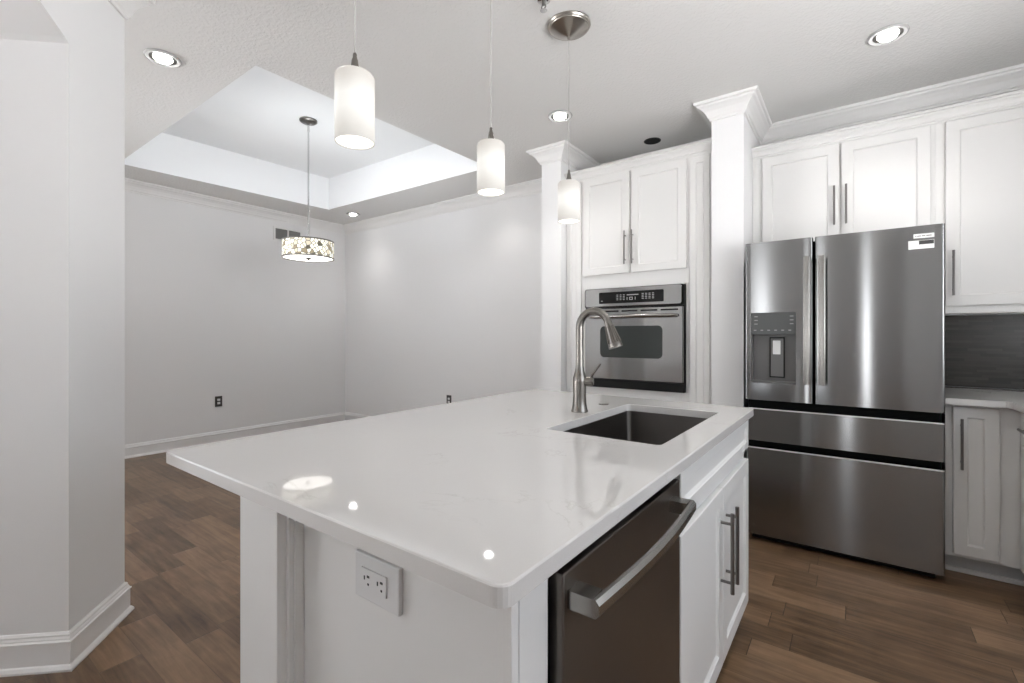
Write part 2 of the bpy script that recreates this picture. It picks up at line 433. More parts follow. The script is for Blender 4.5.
# ------------------------------------------------------------------ the room shell
f = MB(); f.box(XL-0.1, XR+0.1, YF-0.1, YB+0.1, -0.08, 0)
struct(f.build('floor', M['floor']), 'brown wood plank floor')

# ceiling with the recessed tray over the dining area
TZ = 3.17
c = MB()
TRAY = [(-5.35,1.289),(-2.778,1.289),(-2.722,3.348),(-5.232,3.302)]
outer = [(XL-0.1,YF-0.1),(XR+0.1,YF-0.1),(XR+0.1,YB+0.1),(XL-0.1,YB+0.1)]
def cut_ring(z): return [(x,y,z) for x,y in outer], [(x,y,z) for x,y in TRAY]
o_, i_ = cut_ring(H)
ov = [c.bm.verts.new(p) for p in o_]; iv = [c.bm.verts.new(p) for p in i_]
ov2 = [c.bm.verts.new((p[0],p[1],3.30)) for p in o_]
for k in range(4):
    j = (k+1) % 4
    c.bm.faces.new((ov[k], ov[j], iv[j], iv[k])); c.bm.faces.new((ov[k], ov[j], ov2[j], ov2[k]))
c.bm.faces.new(ov2)
struct(c.build('ceiling', M['ceiling']), 'textured white ceiling')
c = MB(); TR = [(x,y) for x,y in TRAY]
iv = [c.bm.verts.new((x,y,H)) for x,y in TR]; tv = [c.bm.verts.new((x,y,TZ)) for x,y in TR]
for k in range(4):
    j = (k+1) % 4; c.bm.faces.new((iv[k], iv[j], tv[j], tv[k]))
c.bm.faces.new(tv)
struct(c.build('ceiling_tray', M['tray']), 'recessed tray in the ceiling over the dining area')

def wall(name, *b): return struct(MB().box(*b).build(name, M['wall']))
wall('wall_back', XL-0.1, XR+0.1, YB, YB+0.1, 0, H)
wnum = len(ADDED_WINDOWS)
for side, xa, xb, wins in (('right', XR, XR+0.1, ADDED_SIDE_WINDOWS), ('left', XL-0.1, XL, ADDED_LEFT_WINDOWS)):
    wr = MB(); ys = YF
    for y0, y1, z0, z1 in wins:
        wr.box(xa, xb, ys, y0, 0, H); wr.box(xa, xb, y0, y1, 0, z0); wr.box(xa, xb, y0, y1, z1, H); ys = y1
    wr.box(xa, xb, ys, YB, 0, H)
    struct(wr.build('wall_'+side, M['wall']))
    for y0, y1, z0, z1 in wins:
        w = MB(); wnum += 1
        for a in (y0, (y0+y1)/2-0.03, y1-0.06): w.box(xa+0.03, xa+0.08, a, a+0.06, z0, z1)
        for z in (z0, z1-0.06): w.box(xa+0.03, xa+0.08, y0, y1, z, z+0.06)
        struct(w.build('window_%d' % wnum, M['window_frame']), 'added white framed window, out of view')
wf = MB(); xs = XL-0.1
for x0, x1, z0, z1 in ADDED_WINDOWS:
    wf.box(xs, x0, YF-0.1, YF, 0, H); wf.box(x0, x1, YF-0.1, YF, 0, z0); wf.box(x0, x1, YF-0.1, YF, z1, H); xs = x1
wf.box(xs, XR+0.1, YF-0.1, YF, 0, H)
struct(wf.build('wall_front', M['wall']))
for i, (x0, x1, z0, z1) in enumerate(ADDED_WINDOWS):
    w = MB()
    fw = 0.06 if x1-x0 > 0.5 else 0.015
    for a in ((x0, (x0+x1)/2-0.03, x1-0.06) if x1-x0 > 0.5 else (x0, x1-0.015)): w.box(a, a+fw, YF-0.08, YF-0.03, z0, z1)
    for z in (z0, z1-0.06): w.box(x0, x1, YF-0.08, YF-0.03, z, z+0.06)
    struct(w.build('window_%d' % (i+1), M['window_frame']), 'added white framed window, out of view')

# two wall ends either side of the oven cabinet
COLF = 3.33
struct(MB().box(-2.133, -1.945, COLF, YB, 0, H).build('wall_middle', M['wall']), 'white wall end left of the oven cabinet')
struct(MB().box(-0.775, -0.578, COLF, YB, 0, H).build('wall_center', M['wall']), 'white wall end between oven and refrigerator')

# angled wall with an arched opening on the left
Q0 = Vector((-2.347, 0.420)); Q1 = Vector((-2.612, 0.650)); E = (Q0-Q1).normalized(); TN = Vector((-0.727, -0.687))
TH = 0.34
def wp(e, t=0.0): return Q0 + E*e + TN*t
L1 = (Q1-Q0).length
OPW, ZJ, ZT = 1.05, 2.312, 2.50
a = MB()
def face_poly(pts_ez):
    A = [Vector((*wp(e,0), z)) for e, z in pts_ez]; B = [Vector((*wp(e,TH), z)) for e, z in pts_ez]
    a.rings([A, B], True, True)
arch = [(0.0, ZJ), (0.02, ZJ+0.012)] + [(0.144, 2.374), (0.30, 2.44), (0.42, 2.475), (0.525, 2.485)]
arch = arch + [(OPW-e, z) for e, z in arch[::-1][1:]]
# left post, right post, then the header above the opening cut into strips
face_poly([(-L1,0),(0,0),(0,H),(-L1,H)]); face_poly([(OPW,0),(OPW+0.55,0),(OPW+0.55,H),(OPW,H)])
for (e0,z0),(e1,z1) in zip(arch[:-1], arch[1:]): face_poly([(e0,z0),(e1,z1),(e1,H),(e0,H)])
bmesh.ops.remove_doubles(a.bm, verts=list(a.bm.verts), dist=1e-5)
struct(a.build('wall_angled', M['wall']), 'angled white wall with an arched opening')

CROWN = [(0,0),(0,-0.112),(0.010,-0.112),(0.012,-0.100),(0.020,-0.094),(0.026,-0.078),(0.040,-0.056),(0.060,-0.038),(0.074,-0.030),(0.078,-0.020),(0.090,-0.017),(0.094,-0.010),(0.094,0)]
BASE = [(0,0),(0.026,0),(0.026,0.008),(0.020,0.018),(0.015,0.022),(0.015,0.098),(0.019,0.101),(0.019,0.106),(0.013,0.110),(0.013,0.114),(0.009,0.121),(0.009,0.127),(0.004,0.134),(0,0.135)]
cr = MB(); cr.sweep([(XL,YF),(XL,YB),(-2.133,YB),(-2.133,COLF),(-1.945,COLF),(-1.945,YB),(-0.775,YB),(-0.775,COLF),(-0.578,COLF),(-0.578,YB),(XR,YB),(XR,YF)], CROWN, H, -1)
struct(cr.build('trim_1', M['trim']), 'white crown moulding around the ceiling')
# crown on the angled wall, turning its end
cr = MB(); cr.sweep([tuple(wp(OPW+0.55)), tuple(wp(-L1)), tuple(wp(-L1,TH)), tuple(wp(OPW+0.55,TH))], [(o*0.92, z*1.35) for o, z in CROWN], H, -1 if TN.dot(Vector((-(Q1-Q0).y,(Q1-Q0).x))) > 0 else 1)
struct(cr.build('trim_2', M['trim']), 'white crown moulding on the angled wall')
bb = MB(); bb.sweep([(XL,YF),(XL,YB),(-2.133,YB),(-2.133,COLF),(-1.946,COLF)], BASE, 0, -1)
struct(bb.build('baseboard_left', M['trim']), 'white baseboard along the dining walls')
sd = -1 if TN.dot(Vector((-(Q1-Q0).y,(Q1-Q0).x))) > 0 else 1
bb = MB(); bb.sweep([tuple(wp(0,TH)), tuple(wp(0)), tuple(wp(-L1)), tuple(wp(-L1,TH))], BASE, 0, sd)
struct(bb.build('baseboard_angled', M['trim']), 'white baseboard around the angled wall')

# ------------------------------------------------------------------ island
TOP0, TOP1 = 0.884, 0.914
# end panel and seating-side panel of the island
t = thing('island_end_cabinet', 'white panelled island end with a pilaster under the countertop overhang', 'island cabinet', (-0.75, 1.35, 0))
b = MB(); b.box(-1.115, -0.38, 0.535, 0.610, 0.0, TOP0); b.box(-1.115, -1.015, 0.610, 2.19, 0.0, TOP0)
b.build('body', M['cabinet'], t)
b = MB(); b.box(-1.119, -0.954, 0.485, 0.5345, 0, TOP0, 0.002); b.build('pilaster', M['cabinet'], t)
b = MB(); b.box(-0.9535, -0.9435, 0.504, 0.5345, 0, TOP0, 0.0015); b.box(-0.943, -0.938, 0.515, 0.5345, 0, TOP0, 0.001)
b.build('corner_molding', M['cabinet'], t)
b = MB(); b.box(-0.418, -0.398, 0.526, 0.5345, 0, TOP0, 0.002); b.box(-0.3975, -0.38, 0.516, 0.5345, 0, TOP0, 0.002)
b.build('corner_stile', M['cabinet'], t)

# worktop with the sink cut-out
A_, B_, C_, D_ = (-0.352,0.462), (-0.350,2.262), (-1.533,2.308), (-1.524,0.464)
SINK = [(-0.450,1.332),(-0.450,2.050),(-0.842,2.050),(-0.846,1.338)]
w = MB(); K = 7
def lp(poly, r, z): return [Vector((p.x, p.y, z)) for p in rrect(poly, r, K)]
outp = [A_, B_, C_, D_]
hole = SINK
rings_ = [lp(hole, 0.018, TOP0), lp(outp, 0.022, TOP0), lp(outp, 0.022, TOP1-0.003), lp(inset_poly(outp, 0.0015), 0.021, TOP1-0.0008), lp(inset_poly(outp, 0.003), 0.020, TOP1),
          lp(inset_poly(hole, -0.002), 0.019, TOP1), lp(hole, 0.018, TOP1-0.002), lp(hole, 0.018, TOP0)]
w.rings(rings_, True, False)
bmesh.ops.remove_doubles(w.bm, verts=list(w.bm.verts), dist=1e-6)
wt = w.build('island_worktop', M['quartz'], None, (-0.94, 1.38, TOP0))
tag(wt, 'large white quartz island countertop with sink cut-out and overhang', 'countertop')

# sink
t = thing('sink', 'undermount stainless steel sink set in the island countertop', 'sink', (-0.65, 1.69, 0.66))
sb = MB(); SO = inset_poly(SINK, -0.016); SI = inset_poly(SINK, -0.004)
def l2(poly, r, z): return [Vector((p.x, p.y, z)) for p in rrect(poly, r, 8)]
sb.rings([l2(SO,0.03,TOP0-0.0005), l2(SI,0.022,TOP0-0.0005), l2(inset_poly(SINK,0.002),0.02,0.70), l2(inset_poly(SINK,0.012),0.03,0.672), l2(inset_poly(SINK,0.04),0.03,0.662)], True, False)
sb.face(l2(inset_poly(SINK,0.04),0.03,0.662))
bmesh.ops.remove_doubles(sb.bm, verts=list(sb.bm.verts), dist=1e-5)
sb.build('basin', M['sink'], t, smooth=True, auto=50)
MB().lathe([(0.001,0.664),(0.03,0.664),(0.042,0.667),(0.045,0.6635),(0.045,0.6625),(0.001,0.6625)], (-0.65,1.72,0)).build('drain', M['chrome'], t, smooth=True)

# faucet
FX, FY = -0.918, 1.724
t = thing('faucet', 'brushed nickel gooseneck kitchen faucet standing behind the sink', 'faucet', (FX, FY, TOP1))
MB().lathe([(0.0345,0.0005),(0.0345,0.006),(0.032,0.012),(0.0285,0.035),(0.027,0.07),(0.0275,0.125),(0.0275,0.142),(0.024,0.152),(0.019,0.172),(0.0165,0.19),(0.0165,0.215)], (FX,FY,TOP1), 8 if False else 28).build('body', M['nickel'], t, smooth=True)
sp = MB(); D = Vector((0.80, -0.60, 0)).normalized(); base = Vector((FX, FY, TOP1))
D = Vector((0.987, 0.16, 0)).normalized()
path = [base+Vector((0,0,0.20)), base+Vector((0,0,0.25)), base+Vector((0,0,0.30)), base+Vector((0,0,0.335))]
Rb = 0.061; cz = 0.350
for k in range(0, 13):
    an = PI - k*(PI*0.93)/12
    path.append(base + D*(Rb+Rb*math.cos(an)) + Vector((0,0,cz+Rb*1.08*math.sin(an))))
sp.tube(path, [0.0158]*len(path), 20)
MB_sp = sp.build('spout', M['nickel'], t, smooth=True)
e0 = path[-1]; dr = (path[-1]-path[-2]).normalized()
hd = MB(); hd.lathe([(0.0160,0),(0.0170,0.010),(0.0205,0.04),(0.0262,0.080),(0.0290,0.097),(0.0285,0.101),(0.022,0.102),(0.001,0.100)], e0, 28, dr)
for k in range(14):
    an = 2*PI*k/14
    q = Vector((0,0,1)).rotation_difference(dr).to_matrix()
    hd.tube([e0+q@Vector((math.cos(an)*r, math.sin(an)*r, z)) for r, z in ((0.0175,0.012),(0.0213,0.042),(0.0273,0.08))], 0.0021, 6)
hd.build('spray_head', M['nickel'], t, smooth=True)
hb = MB(); hp = base+Vector((0,0,0.128)); hD = Vector((0.95, 0.25, 0)).normalized()
hb.tube([hp+hD*0.0, hp+hD*0.026, hp+hD*0.054, hp+hD*0.058], [0.018,0.019,0.019,0.014], 20)
hb.tube([hp+hD*0.044+Vector((0,0,0.012)), hp+hD*0.055+Vector((0,0,0.03)), hp+hD*0.086+Vector((0,0,0.072))], [0.006,0.0045,0.0038], 12)
hb.build('handle', M['nickel'], t, smooth=True)
bt = MB().lathe([(0.0225,0.0005),(0.0225,0.003),(0.0205,0.0055),(0.012,0.0062),(0.001,0.0062)], (-0.925,1.968,TOP1), 28).build('disposal_button', M['pull'], None, (-0.925,1.968,TOP1), smooth=True)
tag(bt, 'small round nickel button in the countertop behind the faucet', 'button')

# outlet on the island end
t = thing('power_outlet', 'light grey two-socket outlet plate on the white island end panel', 'outlet', (-0.685, 0.535, 0.79))
MB().box(-0.747, -0.6245, 0.525, 0.5345, 0.750, 0.832, 0.002).build('cover_plate', M['plate'], t)
MB().box(-0.7255, -0.655, 0.5215, 0.5255, 0.7725, 0.809, 0.0008).build('receptacle', M['plate'], t)
for cx_ in (-0.709, -0.672):
    s_ = MB(); s_.box(cx_-0.0065, cx_-0.0035, 0.5209, 0.523, 0.789, 0.796); s_.box(cx_+0.0025, cx_+0.009, 0.5209, 0.523, 0.7945, 0.7985); s_.box(cx_+0.003, cx_+0.008, 0.5209, 0.523, 0.7805, 0.785, 0.001)
    s_.build('socket_slot', M['label_ink'], t)

# dishwasher
t = thing('dishwasher', 'dark stainless dishwasher with a bowed bar handle in the island', 'dishwasher', (-0.66, 0.92, 0))
b = MB(); b.box(-1.00, -0.392, 0.614, 1.218, 0.0, 0.872); b.build('body', M['black'], t)
b = MB(); b.box(-0.388, -0.360, 0.624, 1.216, 0.10, 0.862, 0.003); b.build('door', M['steel_dark'], t)
hd = MB(); HZ = 0.820; y0, y1 = 0.636, 1.165
for yy in (y0+0.018, y1-0.018): hd.box(-0.3605, -0.318, yy-0.018, yy+0.018, HZ-0.015, HZ+0.013)
R = []
for k in range(17):
    u = k/16; y = y0+(y1-y0)*u; bow = 0.013*math.sin(PI*u)
    prof = [(0.0,-0.015),(0.006,-0.015),(0.012,-0.008),(0.012,0.006),(0.006,0.013),(0.0,0.013)]
    R.append([(-0.3178+bow+px, y, HZ+pz) for px, pz in prof])
hd.rings(R); hd.build('handle', M['handle_steel'], t)

# sink cabinet
SF = -0.380
t = thing('sink_base_cabinet', 'white sink base cabinet with two panel doors in the island', 'cabinet', (-0.68, 1.71, 0))
b = MB(); y0, y1 = 1.221, 2.19
xi = SF-0.0202
b.box(-0.99, xi, y0, y0+0.018, 0.10, TOP0); b.box(-0.99, xi, y1-0.018, y1, 0.10, TOP0); b.box(-1.01, -0.9902, y0, y1, 0.10, TOP0); b.box(-0.99, xi, y0+0.0182, y1-0.0182, 0.10, 0.118)
b.box(SF-0.02, SF, y0, y0+0.03, 0.10, TOP0); b.box(SF-0.02, SF, y1-0.03, y1, 0.10, TOP0)
for za, zb in ((TOP0-0.02, TOP0), (0.700, 0.770), (0.10, 0.118)): b.box(SF-0.02, SF, y0+0.0302, y1-0.0302, za, zb)
b.box(SF-0.02, SF, 1.69, 1.73, 0.1182, 0.6998)
b.build('body', M['cabinet'], t)
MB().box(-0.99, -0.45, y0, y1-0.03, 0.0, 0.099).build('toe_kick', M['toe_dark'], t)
d = MB(); shaker(d, (SF,1.2275,0.757), (0,1,0), (1,0,0), 0.952, 0.119, 0.02, 0.030, 0.009, 0.010); d.build('drawer_front', M['cabinet'], t)
for k, (ya, yb, hy) in enumerate(((1.2275,1.7065,1.672),(1.7115,2.180,1.750))):
    d = MB(); shaker(d, (SF,ya,0.108), (0,1,0), (1,0,0), yb-ya, 0.602, 0.02, 0.055, 0.009, 0.010); dd = d.build('door', M['cabinet'], t)
    bar_pull('handle', (-0.324,hy,0.375), (-0.324,hy,0.640), (1,0,0), dd, r=0.0065, post=0.036)

# ------------------------------------------------------------------ oven cabinet and wall oven
FF = 3.42; DF = 3.40
t = thing('oven_cabinet', 'tall white oven cabinet with two upper doors between wall ends', 'cabinet', (-1.36, 3.68, 0))
b = MB()
OX0, OX1, OZ0, OZ1 = -1.757, -0.970, 0.822, 1.598
b.box(-1.943, OX0-0.002, FF, YB-0.002, 0, 2.50); b.box(OX1+0.002, -0.777, FF, YB-0.002, 0, 2.50)
b.box(OX0-0.002, OX1+0.002, FF, YB-0.002, OZ1+0.004, 2.50); b.box(OX0-0.002, OX1+0.002, FF, YB-0.002, 0.0, OZ0-0.004)
b.build('body', M['cabinet'], t)
for xa, xb in ((-1.938,-1.802),(-0.940,-0.806)):
    d = MB(); shaker(d, (xa,FF-0.0005,0.0), (1,0,0), (0,-1,0), xb-xa, 2.485, 0.012, 0.040, 0.007, 0.006); d.build('filler_panel', M['cabinet'], t)
for xa, xb, hx in ((-1.780,-1.3865,-1.415),(-1.3685,-0.963,-1.3545)):
    d = MB(); shaker(d, (xa,FF-0.0005,1.712), (1,0,0), (0,-1,0), xb-xa, 0.778, 0.020, 0.056); dd = d.build('door', M['cabinet'], t)
    bar_pull('handle', (hx,3.368,1.775), (hx,3.368,2.03), (0,-1,0), dd)
CABCROWN = [(0,0),(0.006,0),(0.006,0.012),(0.012,0.016),(0.014,0.026),(0.024,0.042),(0.034,0.050),(0.036,0.058),(0.044,0.060),(0.044,0.072),(0,0.072)]
d = MB(); d.sweep([(-1.943,FF),(-0.777,FF)], CABCROWN, 2.50, -1); d.box(-1.943,-0.777,FF+0.001,FF+0.02,2.50,2.572); d.build('crown', M['cabinet'], t)

t = thing('wall_oven', 'stainless steel built-in wall oven with black display and dark window', 'oven', (-1.36, 3.5, OZ0))
b = MB(); b.box(OX0+0.004, OX1-0.004, 3.40, 3.90, OZ0, OZ1); b.build('body', M['black'], t)
OF = 3.375
def yprism(mb, loop, ya, yb, bev=0.0):
    """an x,z outline given depth from ya back to yb"""
    if bev:
        i = inset_poly([Vector(p) for p in loop], bev)
        mb.rings([[(p[0], yb, p[1]) for p in loop], [(p[0], ya+bev, p[1]) for p in loop], [(p.x, ya, p.y) for p in i]])
    else: mb.rings([[(p[0], yb, p[1]) for p in loop], [(p[0], ya, p[1]) for p in loop]])
    return mb
def rr(x0, x1, z0, z1, r, k=6): return [(p.x, p.y) for p in rrect([(x0,z0),(x1,z0),(x1,z1),(x0,z1)], r, k)]
cp = MB(); yprism(cp, rr(OX0+0.012, OX1-0.012, 1.455, 1.596, 0.020), OF-0.006, 3.399, 0.004); cpo = cp.build('control_panel', M['steel_oven'], t, smooth=True)
yprism(MB(), rr(OX0, OX1, 1.446, 1.600, 0.020), 3.388, 3.402).build('control_panel_surround', M['black'], t)
ds = MB(); yprism(ds, rr(-1.622, -1.112, 1.478, 1.566, 0.008), OF-0.0075, OF-0.004); dso = ds.build('display', M['black_glass'], t)
yl = OF-0.0080
def leg(x0, x1, z0, z1): MB().box(x0, x1, yl, yl+0.001, z0, z1).build('legend', M['display_text'], dso)
for i in range(3):
    for j in range(4): leg(-1.475+i*0.026, -1.461+i*0.026, 1.502+j*0.012, 1.507+j*0.012)
for i in range(4):
    for j in range(4): leg(-1.275+i*0.026, -1.260+i*0.026, 1.504+j*0.012, 1.509+j*0.012)
leg(-1.392, -1.30, 1.535, 1.542)
for x0, x1 in ((-1.392,-1.387),(-1.372,-1.367),(-1.350,-1.345),(-1.328,-1.323)): leg(x0, x1, 1.500, 1.522)
for q in (1.500, 1.517): leg(-1.3665, -1.3505, q, q+0.005)
leg(-1.604,-1.590,1.497,1.501)
dr_ = MB(); yprism(dr_, rr(OX0+0.010, OX1-0.006, 0.892, 1.440, 0.006), OF-0.004, 3.398, 0.003); dro = dr_.build('door', M['steel_oven'], t)
vs = MB()
for i in range(4): vs.box(-1.585+i*0.150, -1.585+i*0.150+0.125, OF-0.0046, OF, 1.412, 1.423)
vs.build('vent_slot', M['black'], dro)
wn_ = MB(); yprism(wn_, rr(-1.612, -1.122, 1.060, 1.303, 0.035, 8), OF-0.0065, OF-0.002); wn_.build('window', M['oven_glass'], dro)
hn = MB(); hz = 1.376
hn.tube([(-1.700,OF-0.020,hz),(-1.685,OF-0.043,hz),(-1.66,OF-0.052,hz),(-1.36,OF-0.055,hz),(-1.06,OF-0.052,hz),(-1.030,OF-0.043,hz),(-1.015,OF-0.020,hz)], [0.010,0.0125,0.013,0.013,0.013,0.0125,0.010], 14)
for x in (-1.690,-1.025): hn.box(x-0.012, x+0.012, OF-0.035, OF-0.003, hz-0.009, hz+0.009, 0.003)
hn.build('handle', M['handle_steel'], dro, smooth=True)
bl = MB(); bl.box(OX0+0.006, OX1, OF+0.006, 3.399, OZ0, 0.886, 0.002); bl.build('lower_vent_trim', M['black'], t)

# ------------------------------------------------------------------ refrigerator
FXL, FXR, FF_ = -0.534, 0.363, 3.12
t = thing('refrigerator', 'stainless steel french door refrigerator with two lower drawers', 'refrigerator', (-0.085, 3.5, 0))
b = MB(); b.box(FXL+0.004, FXR-0.004, 3.20, 3.93, 0.02, 1.775, 0.004); b.build('cabinet', M['gasket'], t)
b = MB(); b.box(FXL+0.03, FXR-0.03, 3.18, 3.25, 0.0, 0.04); b.build('foot', M['gasket'], t)
def slab(x0, x1, z0, z1, name, y0=FF_, y1=3.195, r=0.010):
    mb = MB(); k = 6
    prof = [(x0,y1),(x0,y0+r)] + [(x0+r-r*math.cos(a_*PI/2/k), y0+r-r*math.sin(a_*PI/2/k)) for a_ in range(1,k)] + [(x0+r,y0),(x1-r,y0)] + [(x1-r+r*math.sin(a_*PI/2/k), y0+r-r*math.cos(a_*PI/2/k)) for a_ in range(1,k)] + [(x1,y0+r),(x1,y1)]
    mb.rings([[(x,y,z0) for x,y in prof], [(x,y,z1) for x,y in prof]])
    return mb
# left door with the dispenser recess: built from pieces around the opening
DX0, DX1, DZ0, DZ1 = -0.502, -0.269, 0.947, 1.366
mb = slab(FXL, DX0, 0.845, 1.785, '')
mb2 = MB()
b = MB()
k = 6; r = 0.010; y0 = FF_; y1 = 3.195
profL = [(DX0,y1),(FXL,y1),(FXL,y0+r)] + [(FXL+r-r*math.cos(a_*PI/2/k), y0+r-r*math.sin(a_*PI/2/k)) for a_ in range(1,k)] + [(FXL+r,y0),(DX0,y0)]
XD = -0.188
profR = [(XD,y1),(DX1,y1),(DX1,y0),(XD-r,y0)] + [(XD-r+r*math.sin(a_*PI/2/k), y0+r-r*math.cos(a_*PI/2/k)) for a_ in range(1,k)] + [(XD,y0+r)]
for pf in (profL, profR): b.rings([[(x,y,0.845) for x,y in pf], [(x,y,1.785) for x,y in pf]])
b.box(DX0, DX1, y0, y1, DZ1, 1.785); b.box(DX0, DX1, y0, y1, 0.845, DZ0)
ld = b.build('door', M['steel'], t, smooth=True)
dp = MB(); dp.box(DX0+0.001, DX1-0.001, FF_+0.002, y1, 1.236, DZ1-0.001, 0.001); dpo = dp.build('dispenser_panel', M['panel_grey'], t)
def mark(*b): MB().box(*b).build('legend', M['display_text'], dpo)
for zz in (1.340, 1.318, 1.296):
    for xx in (-0.484, -0.300): mark(xx, xx+0.018, FF_+0.0012, FF_+0.003, zz, zz+0.005)
for i in range(6): mark(-0.487+i*0.036, -0.473+i*0.036, FF_+0.0012, FF_+0.003, 1.258, 1.264)
rc = MB(); rc.box(DX0+0.001, DX1-0.001, 3.185, 3.196, DZ0, 1.236); rc.box(DX0, DX0+0.004, FF_+0.004, 3.19, DZ0, 1.236); rc.box(DX1-0.004, DX1, FF_+0.004, 3.19, DZ0, 1.236); rc.box(DX0, DX1, FF_+0.002, 3.19, DZ0-0.001, DZ0+0.012, 0.002)
rc.build('dispenser_recess', M['grey_plastic'], t)
pd = MB(); pd.box(-0.405, -0.335, 3.170, 3.186, 0.985, 1.215, 0.003); pdo = pd.build('dispenser_paddle', M['grey_plastic'], t)
pd = MB(); 
for q in ((-0.409,-0.404),(-0.336,-0.331)): pd.box(q[0], q[1], 3.166, 3.188, 0.982, 1.218)
pd.box(-0.409, -0.331, 3.166, 3.188, 1.213, 1.220); pd.box(-0.409, -0.331, 3.166, 3.188, 0.980, 0.986); pd.build('paddle_outline', M['black'], pdo)
MB().box(-0.392, -0.352, 3.1675, 3.172, 1.118, 1.200, 0.002).build('paddle_light', M['label_white'], pdo)
rd = slab(-0.178, FXR, 0.845, 1.785, '').build('door', M['steel'], t, smooth=True)
for px, x0, x1 in ((ld,-0.231,-0.198),(rd,-0.161,-0.126)):
    h = MB(); R = []
    for kk in range(13):
        u = kk/12; z = 0.955+(1.672-0.955)*u; bow = 0.006*math.sin(PI*u)
        yo = 3.064-bow
        loop = rrect([(x0,yo),(x1,yo),(x1,yo+0.016),(x0,yo+0.016)], 0.005, 4)
        R.append([(p.x,p.y,z) for p in loop])
    h.rings(R)
    for zz in (0.965, 1.645): h.box(x0+0.006, x1-0.006, 3.075, FF_+0.001, zz, zz+0.018, 0.002)
    h.build('handle', M['handle_steel'], px, smooth=True)
slab(FXL+0.008, FXR, 0.602, 0.792, '').build('drawer', M['steel'], t, smooth=True)
slab(FXL+0.008, FXR, 0.040, 0.558, '').build('drawer', M['steel'], t, smooth=True)
lip = MB(); lip.box(FXL+0.012, FXR-0.004, FF_-0.002, FF_+0.010, 0.789, 0.795, 0.001); lip.box(FXL+0.012, FXR-0.004, FF_-0.002, FF_+0.010, 0.555, 0.561, 0.001)
lip.build('drawer_lit_lip', M['lip'], t)
st = MB(); st.box(0.243, 0.322, FF_-0.0008, FF_+0.001, 1.722, 1.744); so = st.build('sticker', M['label_white'], rd)
st = MB(); st.box(0.223, 0.322, FF_-0.0008, FF_+0.001, 1.668, 1.711); so2 = st.build('sticker', M['label_white'], rd)
MB().box(0.264, 0.3205, FF_-0.0014, FF_-0.0006, 1.690, 1.7095).build('printed_block', M['label_ink'], rd)
for xa, xb in ((0.250,0.254),(0.257,0.272),(0.275,0.288),(0.292,0.312)): MB().box(xa, xb, FF_-0.0014, FF_-0.0006, 1.731, 1.7345).build('printed_mark', M['label_ink'], rd)

# ------------------------------------------------------------------ upper cabinets, right side
UF = 3.64; UD = UF-0.0005
t = thing('refrigerator_upper_cabinet', 'white two-door wall cabinet above the refrigerator', 'cabinet', (-0.11, 3.8, 1.80))
b = MB(); b.box(-0.576, 0.380, UF, YB-0.002, 1.80, 2.46); b.build('body', M['cabinet'], t)
for xa, xb, hx in ((-0.513,-0.0775,-0.103),(-0.065,0.358,-0.041)):
    d = MB(); shaker(d, (xa,UD,1.812), (1,0,0), (0,-1,0), xb-xa, 0.640, 0.020, 0.058); dd = d.build('door', M['cabinet'], t)
    bar_pull('handle', (hx,3.588,1.932), (hx,3.588,2.180), (0,-1,0), dd)
d = MB(); d.sweep([(-0.576,UF),(0.380,UF)], CABCROWN, 2.46, -1); d.box(-0.576,0.380,UF+0.001,UF+0.02,2.46,2.532); d.build('crown', M['cabinet'], t)
t = thing('wall_cabinet', 'tall white wall cabinet right of the refrigerator above the backsplash', 'cabinet', (0.8, 3.8, 1.36))
b = MB(); b.box(0.3805, XR-0.002, UF, YB-0.002, 1.395, 2.46); b.build('body', M['cabinet'], t)
MB().box(0.3805, XR-0.002, UF-0.012, UF+0.02, 1.355, 1.394, 0.003).build('light_rail', M['cabinet'], t)
for xa, xb, hx in ((0.422,0.855,0.452),(0.862,1.285,None)):
    d = MB(); shaker(d, (xa,UD,1.400), (1,0,0), (0,-1,0), xb-xa, 1.052, 0.020, 0.058); dd = d.build('door', M['cabinet'], t)
    if hx: bar_pull('handle', (hx,3.588,1.456), (hx,3.588,1.712), (0,-1,0), dd)
d = MB(); d.sweep([(0.3805,UF),(XR-0.002,UF)], CABCROWN, 2.46, -1); d.box(0.3805,XR-0.002,UF+0.001,UF+0.02,2.46,2.532); d.build('crown', M['cabinet'], t)

struct(MB().box(0.366, XR-0.002, YB-0.014, YB-0.0005, TOP1+0.001, 1.354).build('backsplash', M['tile']), 'dark linear glass tile backsplash')

# ------------------------------------------------------------------ right base cabinets and their worktop
t = thing('base_cabinet', 'narrow white base cabinet with one door beside the refrigerator', 'cabinet', (0.5, 3.6, 0))
b = MB(); b.box(0.380, 0.648, 3.27, YB-0.016, 0.10, TOP0-0.001); b.build('body', M['cabinet'], t)
MB().box(0.380, 0.719, 3.345, YB-0.016, 0, 0.099).build('toe_kick', M['toe'], t)
MB().box(0.380, 0.719, 3.325, 3.3445, 0, 0.022, 0.003).build('shoe_molding', M['trim'], t)
d = MB(); shaker(d, (0.407,3.2695,0.118), (1,0,0), (0,-1,0), 0.168, 0.750, 0.020, 0.052); dd = d.build('door', M['cabinet'], t)
bar_pull('handle', (0.436,3.217,0.556), (0.436,3.217,0.811), (0,-1,0), dd)
t = thing('corner_drawer_cabinet', 'white base cabinet at the right edge under the countertop turn', 'cabinet', (0.95, 3.0, 0))
b = MB(); b.box(0.652, XR-0.002, 2.60, YB-0.016, 0.10, TOP0-0.001); b.build('body', M['cabinet'], t)
MB().box(0.72, XR-0.002, 2.60, 3.2, 0, 0.099).build('toe_kick', M['toe'], t)
d = MB(); shaker(d, (0.6525,2.61,0.72), (0,1,0), (-1,0,0), 0.59, 0.145, 0.018, 0.035); dd = d.build('drawer', M['cabinet'], t)
bar_pull('handle', (0.605,2.78,0.80), (0.605,3.085,0.80), (-1,0,0), dd)
